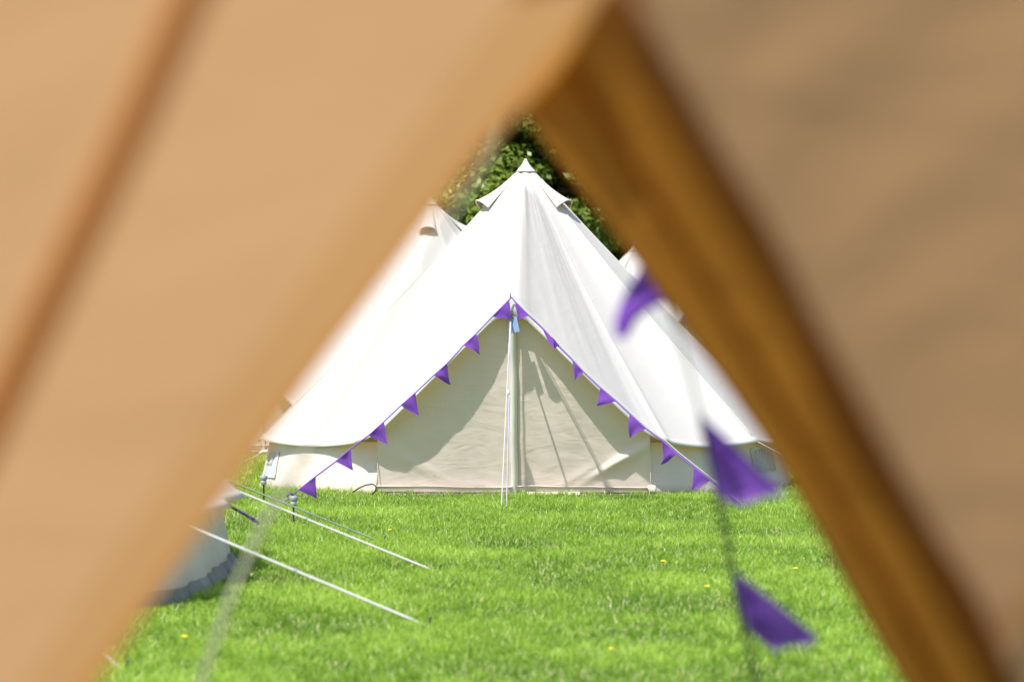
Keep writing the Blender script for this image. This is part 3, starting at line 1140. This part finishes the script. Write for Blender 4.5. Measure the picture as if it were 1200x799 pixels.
# ------------------------------------------------------------------ grass
def build_grass():
    def density_points(x0, x1, y0, y1, n):
        return rng.uniform(x0, x1, n), rng.uniform(y0, y1, n)
    X, Y = [], []
    # wedge in view plus a margin for a step aside
    for (ya, yb, dens) in ((13.2, 17, 4300), (17, 21, 3800), (21, 25, 3200), (25, 29, 3000), (29, 31.6, 3600), (31.6, 36, 1100), (36, 48, 420)):
        ym = (ya + yb) / 2
        hw = .145 * yb + .55
        n = int(dens * (yb - ya) * hw * 2)
        x, y = density_points(-hw, hw, ya, yb, n)
        X.append(x); Y.append(y)
    X, Y = np.concatenate(X), np.concatenate(Y)

    def outside(cx, cy, rx, ry):
        return ((X - cx) / rx) ** 2 + ((Y - cy) / ry) ** 2 > 1
    keep = outside(.116, 32.75, 2.17, 2.13) & outside(-.905, 42.2, 2.2, 2.2)
    keep &= (np.abs((X + 3.90) / 2.32) ** 3.4 + np.abs((Y - 20.6) / 3.3) ** 3.4) > 1
    X, Y = X[keep], Y[keep]
    n = len(X)
    # patchiness
    def fbm(sx, sy, ph):
        v = np.zeros(n)
        for k in range(5):
            a = 2.4 * k + ph
            v += np.sin(X * sx * math.cos(a) * (1 + .37 * k) + Y * sy * math.sin(a) * (1 + .31 * k) + ph * 3 + k) \
                * np.cos(X * sx * .8 * math.sin(a + 1) - Y * sy * 1.1 * math.cos(a + .5) + k * 2)
        return v / 2.5
    big = fbm(2.2, 1.5, .7)
    small = fbm(14, 11, 2.1)
    H = .034 + .010 * big.clip(-1, 1) + .012 * small.clip(-1, 1) + rng.uniform(-.010, .018, n)
    H = H.clip(.014, .085)
    tall = rng.random(n) < .02
    H[tall] *= 1.5
    foot = (np.abs(np.hypot((X - .116) / 2.34, (Y - 32.75) / 2.30) - 1) < .045)
    H[foot] *= 1 + .55 * rng.random(int(foot.sum()))
    W = rng.uniform(.0022, .0042, n) * (1 + (Y > 31) * .4)
    az = rng.uniform(0, 2 * math.pi, n)
    lean = rng.uniform(.15, .95, n) * H
    la = rng.uniform(0, 2 * math.pi, n)
    dx, dy = np.cos(la) * lean, np.sin(la) * lean
    wx, wy = np.cos(az) * W, np.sin(az) * W
    V = np.zeros((n, 5, 3), dtype=np.float32)
    V[:, 0] = np.stack([X - wx, Y - wy, np.zeros(n) - .002], 1)
    V[:, 1] = np.stack([X + wx, Y + wy, np.zeros(n) - .002], 1)
    V[:, 2] = np.stack([X - wx * .8 + dx * .35, Y - wy * .8 + dy * .35, H * .6], 1)
    V[:, 3] = np.stack([X + wx * .8 + dx * .35, Y + wy * .8 + dy * .35, H * .6], 1)
    V[:, 4] = np.stack([X + dx, Y + dy, H], 1)
    base = (np.arange(n) * 5)[:, None]
    F = np.concatenate([base + np.array([[0, 1, 3]]), base + np.array([[0, 3, 2]]), base + np.array([[2, 3, 4]])], 1).reshape(-1)
    me = bpy.data.meshes.new('grass')
    me.vertices.add(n * 5)
    me.vertices.foreach_set('co', V.reshape(-1))
    me.loops.add(len(F))
    me.loops.foreach_set('vertex_index', F.astype(np.int32))
    me.polygons.add(n * 3)
    me.polygons.foreach_set('loop_start', (np.arange(n * 3) * 3).astype(np.int32))
    me.polygons.foreach_set('loop_total', np.full(n * 3, 3, dtype=np.int32))
    me.update(calc_edges=True)
    at = me.attributes.new('tint', 'FLOAT_COLOR', 'POINT')
    g = rng.random(n)
    dry = (rng.random(n) < (.05 + .12 * (big + .4 * small < -.35))).astype(float)
    t = (.5 + .40 * big + .42 * small + .45 * (g - .5)).clip(0, 1)
    dark = np.array([.115, .235, .016]); light = np.array([.41, .575, .095]); straw = np.array([.62, .60, .32])
    C = dark[None] * (1 - t[:, None]) + light[None] * t[:, None]
    C = C * (1 - dry[:, None]) + straw[None] * dry[:, None]
    C4 = np.ones((n, 5, 4), dtype=np.float32)
    C4[:, :, :3] = C[:, None, :]
    at.data.foreach_set('color', C4.reshape(-1))
    m, nn, l = mat('grass_blade')
    out = nn.new("ShaderNodeOutputMaterial")
    a = nn.new("ShaderNodeAttribute"); a.attribute_name = 'tint'
    b = nn.new("ShaderNodeBsdfPrincipled"); b.inputs['Roughness'].default_value = .5
    b.inputs['Specular IOR Level'].default_value = .35
    tr = nn.new("ShaderNodeBsdfTranslucent")
    mu = nn.new("ShaderNodeMixRGB"); mu.blend_type = 'MULTIPLY'; mu.inputs[0].default_value = 1
    mu.inputs[2].default_value = (1.5, 1.45, .8, 1)
    l.new(a.outputs['Color'], b.inputs['Base Color']); l.new(a.outputs['Color'], mu.inputs[1]); l.new(mu.outputs[0], tr.inputs[0])
    ms = nn.new("ShaderNodeMixShader"); ms.inputs[0].default_value = .42
    l.new(b.outputs[0], ms.inputs[1]); l.new(tr.outputs[0], ms.inputs[2]); l.new(ms.outputs[0], out.inputs[0])
    me.materials.append(m)
    o = bpy.data.objects.new('grass', me)
    COL.objects.link(o)
    o['kind'] = 'stuff'
    o['label'] = 'short bright green meadow grass in front of the tents'
    o['category'] = 'grass'
    print('blades', n)


build_grass()


# dandelions
def flower(px, py, label, s=1.0):
    g = G(px, py)
    o = thing('dandelion', label, 'flower', tuple(g), 0, 'yellow flowers in the grass')
    h = .052 * s
    v, f = tube([Vector((0, 0, 0)), Vector((.004, 0, h * .6)), Vector((0, 0, h))], .0018, 5)
    mesh_obj('stem', v, f, M['stem'], o)
    vs, fs = [(0, 0, h + .006)], []
    n = 20
    for k in range(n):
        a = 2 * math.pi * k / n
        r = (.017 if k % 2 else .011) * s
        vs.append((r * math.cos(a), r * math.sin(a), h + .001))
    for k in range(n):
        fs.append((0, 1 + k, 1 + (k + 1) % n))
    vs.append((0, 0, h - .006))
    for k in range(n):
        fs.append((n + 1, 1 + (k + 1) % n, 1 + k))
    mesh_obj('petals', vs, fs, M['yellow'], o, smooth=False)


flower(216, 762, 'yellow flower at lower left near the tan canvas, below the white ropes', 1.15)
flower(777, 668, 'small yellow flower midway up the lawn, left of the dark bunting cord')
flower(932, 678, 'yellow flower right of the lowest blurred pennant, near the canopy edge', 1.1)
flower(829, 700, 'yellow flower just left of the dark bunting cord', 1.1)
flower(716, 772, 'small yellow flower low in the middle right of the lawn', .8)
flower(457, 628, 'tiny yellow flower near the end of the farthest white rope', .8)


# ------------------------------------------------------------------ trees
def leaf_mat(name, c1, c2):
    m, n, l = mat(name)
    out = n.new("ShaderNodeOutputMaterial")
    a = n.new("ShaderNodeAttribute"); a.attribute_name = 'tint'
    r = n.new("ShaderNodeValToRGB")
    r.color_ramp.elements[0].color = c1 + (1,); r.color_ramp.elements[1].color = c2 + (1,)
    l.new(a.outputs['Fac'], r.inputs[0])
    b = n.new("ShaderNodeBsdfPrincipled"); b.inputs['Roughness'].default_value = .42
    tr = n.new("ShaderNodeBsdfTranslucent")
    l.new(r.outputs[0], b.inputs['Base Color']); l.new(r.outputs[0], tr.inputs[0])
    ms = n.new("ShaderNodeMixShader"); ms.inputs[0].default_value = .35
    l.new(b.outputs[0], ms.inputs[1]); l.new(tr.outputs[0], ms.inputs[2]); l.new(ms.outputs[0], out.inputs[0])
    return m


def tree(x, y, h, rad, nleaf, lm, label, seed, leaf=.072):
    rg = np.random.default_rng(seed)
    o = thing('broadleaf_tree', label, 'tree', (x, y, 0), 0, 'trees behind the tents')
    # trunk and limbs
    def tw(pts, rr, name, par):
        v, f = tube(pts, rr, 10)
        return mesh_obj(name, v, f, M['bark'], par)
    tk = tw([Vector((0, 0, -.1)), Vector((.05, 0, .9)), Vector((-.05, .1, 2)), Vector((.1, 0, h * .45)), Vector((0, 0, h * .8))],
            [.34, .26, .21, .16, .04], 'trunk', o)
    # clusters
    nc = 420
    cz = rg.normal(size=(nc, 3))
    cz /= np.linalg.norm(cz, axis=1)[:, None]
    rr = rg.uniform(.55, 1.0, nc) ** .6
    cen = cz * rr[:, None] * np.array([rad, rad, h * .46]) + np.array([0, 0, h * .54])
    cen[:, 2] = cen[:, 2].clip(.8, None)
    for k in range(11):
        i = int(rg.integers(nc))
        c = Vector(cen[i])
        b0 = Vector((.03, .03, h * (.18 + .045 * k)))
        tw([b0, b0.lerp(c, .5) + Vector((0, 0, .25)), c], [.10, .06, .02], 'limb', tk)
    crad = rg.uniform(.30, .70, nc)
    ci = rg.integers(0, nc, nleaf)
    d = rg.normal(size=(nleaf, 3)); d /= np.linalg.norm(d, axis=1)[:, None]
    q = rg.random(nleaf) ** .33
    p = cen[ci] + d * (crad[ci] * q)[:, None] * np.array([1.15, 1.15, .75])
    # leaf normals lean outwards and up
    nrm = d * .7 + np.array([0, 0, .75]) + rg.normal(size=(nleaf, 3)) * .45
    nrm /= np.linalg.norm(nrm, axis=1)[:, None]
    t = np.cross(nrm, rg.normal(size=(nleaf, 3))); t /= np.linalg.norm(t, axis=1)[:, None]
    b = np.cross(nrm, t)
    L = rg.uniform(.6, 1.25, nleaf)[:, None] * leaf
    V = np.zeros((nleaf, 4, 3), dtype=np.float32)
    V[:, 0] = p - t * L
    V[:, 1] = p + b * L * .55 - nrm * L * .18
    V[:, 2] = p + t * L
    V[:, 3] = p - b * L * .55 - nrm * L * .18
    me = bpy.data.meshes.new('crown')
    me.vertices.add(nleaf * 4); me.vertices.foreach_set('co', V.reshape(-1))
    me.loops.add(nleaf * 4); me.loops.foreach_set('vertex_index', np.arange(nleaf * 4, dtype=np.int32))
    me.polygons.add(nleaf)
    me.polygons.foreach_set('loop_start', (np.arange(nleaf) * 4).astype(np.int32))
    me.polygons.foreach_set('loop_total', np.full(nleaf, 4, dtype=np.int32))
    me.update(calc_edges=True)
    at = me.attributes.new('tint', 'FLOAT', 'POINT')
    cl = rg.random(nc)
    tv = (cl[ci] * .6 + rg.random(nleaf) * .4)
    at.data.foreach_set('value', np.repeat(tv, 4).astype(np.float32))
    me.materials.append(lm)
    link(bpy.data.objects.new('crown', me), o)
    return o


lmA = leaf_mat('leaf_mid_green', (.08, .14, .015), (.30, .38, .06))
lmB = leaf_mat('leaf_shaded_green', (.05, .085, .012), (.20, .25, .04))  # darker leaves throughout: the shade on this tree put into their colour
tree(-.6, 66, 8.2, 3.6, 200000, lmA, 'sunlit mid green tree behind the peak of the main tent', 3)
tree(3.2, 69, 8.6, 4.0, 180000, lmB, 'shade-darkened green tree behind the right shoulder of the main tent', 5)
tree(-7.6, 72, 8.0, 4.2, 50000, lmA, 'green tree standing behind the left rear tent', 8, .11)
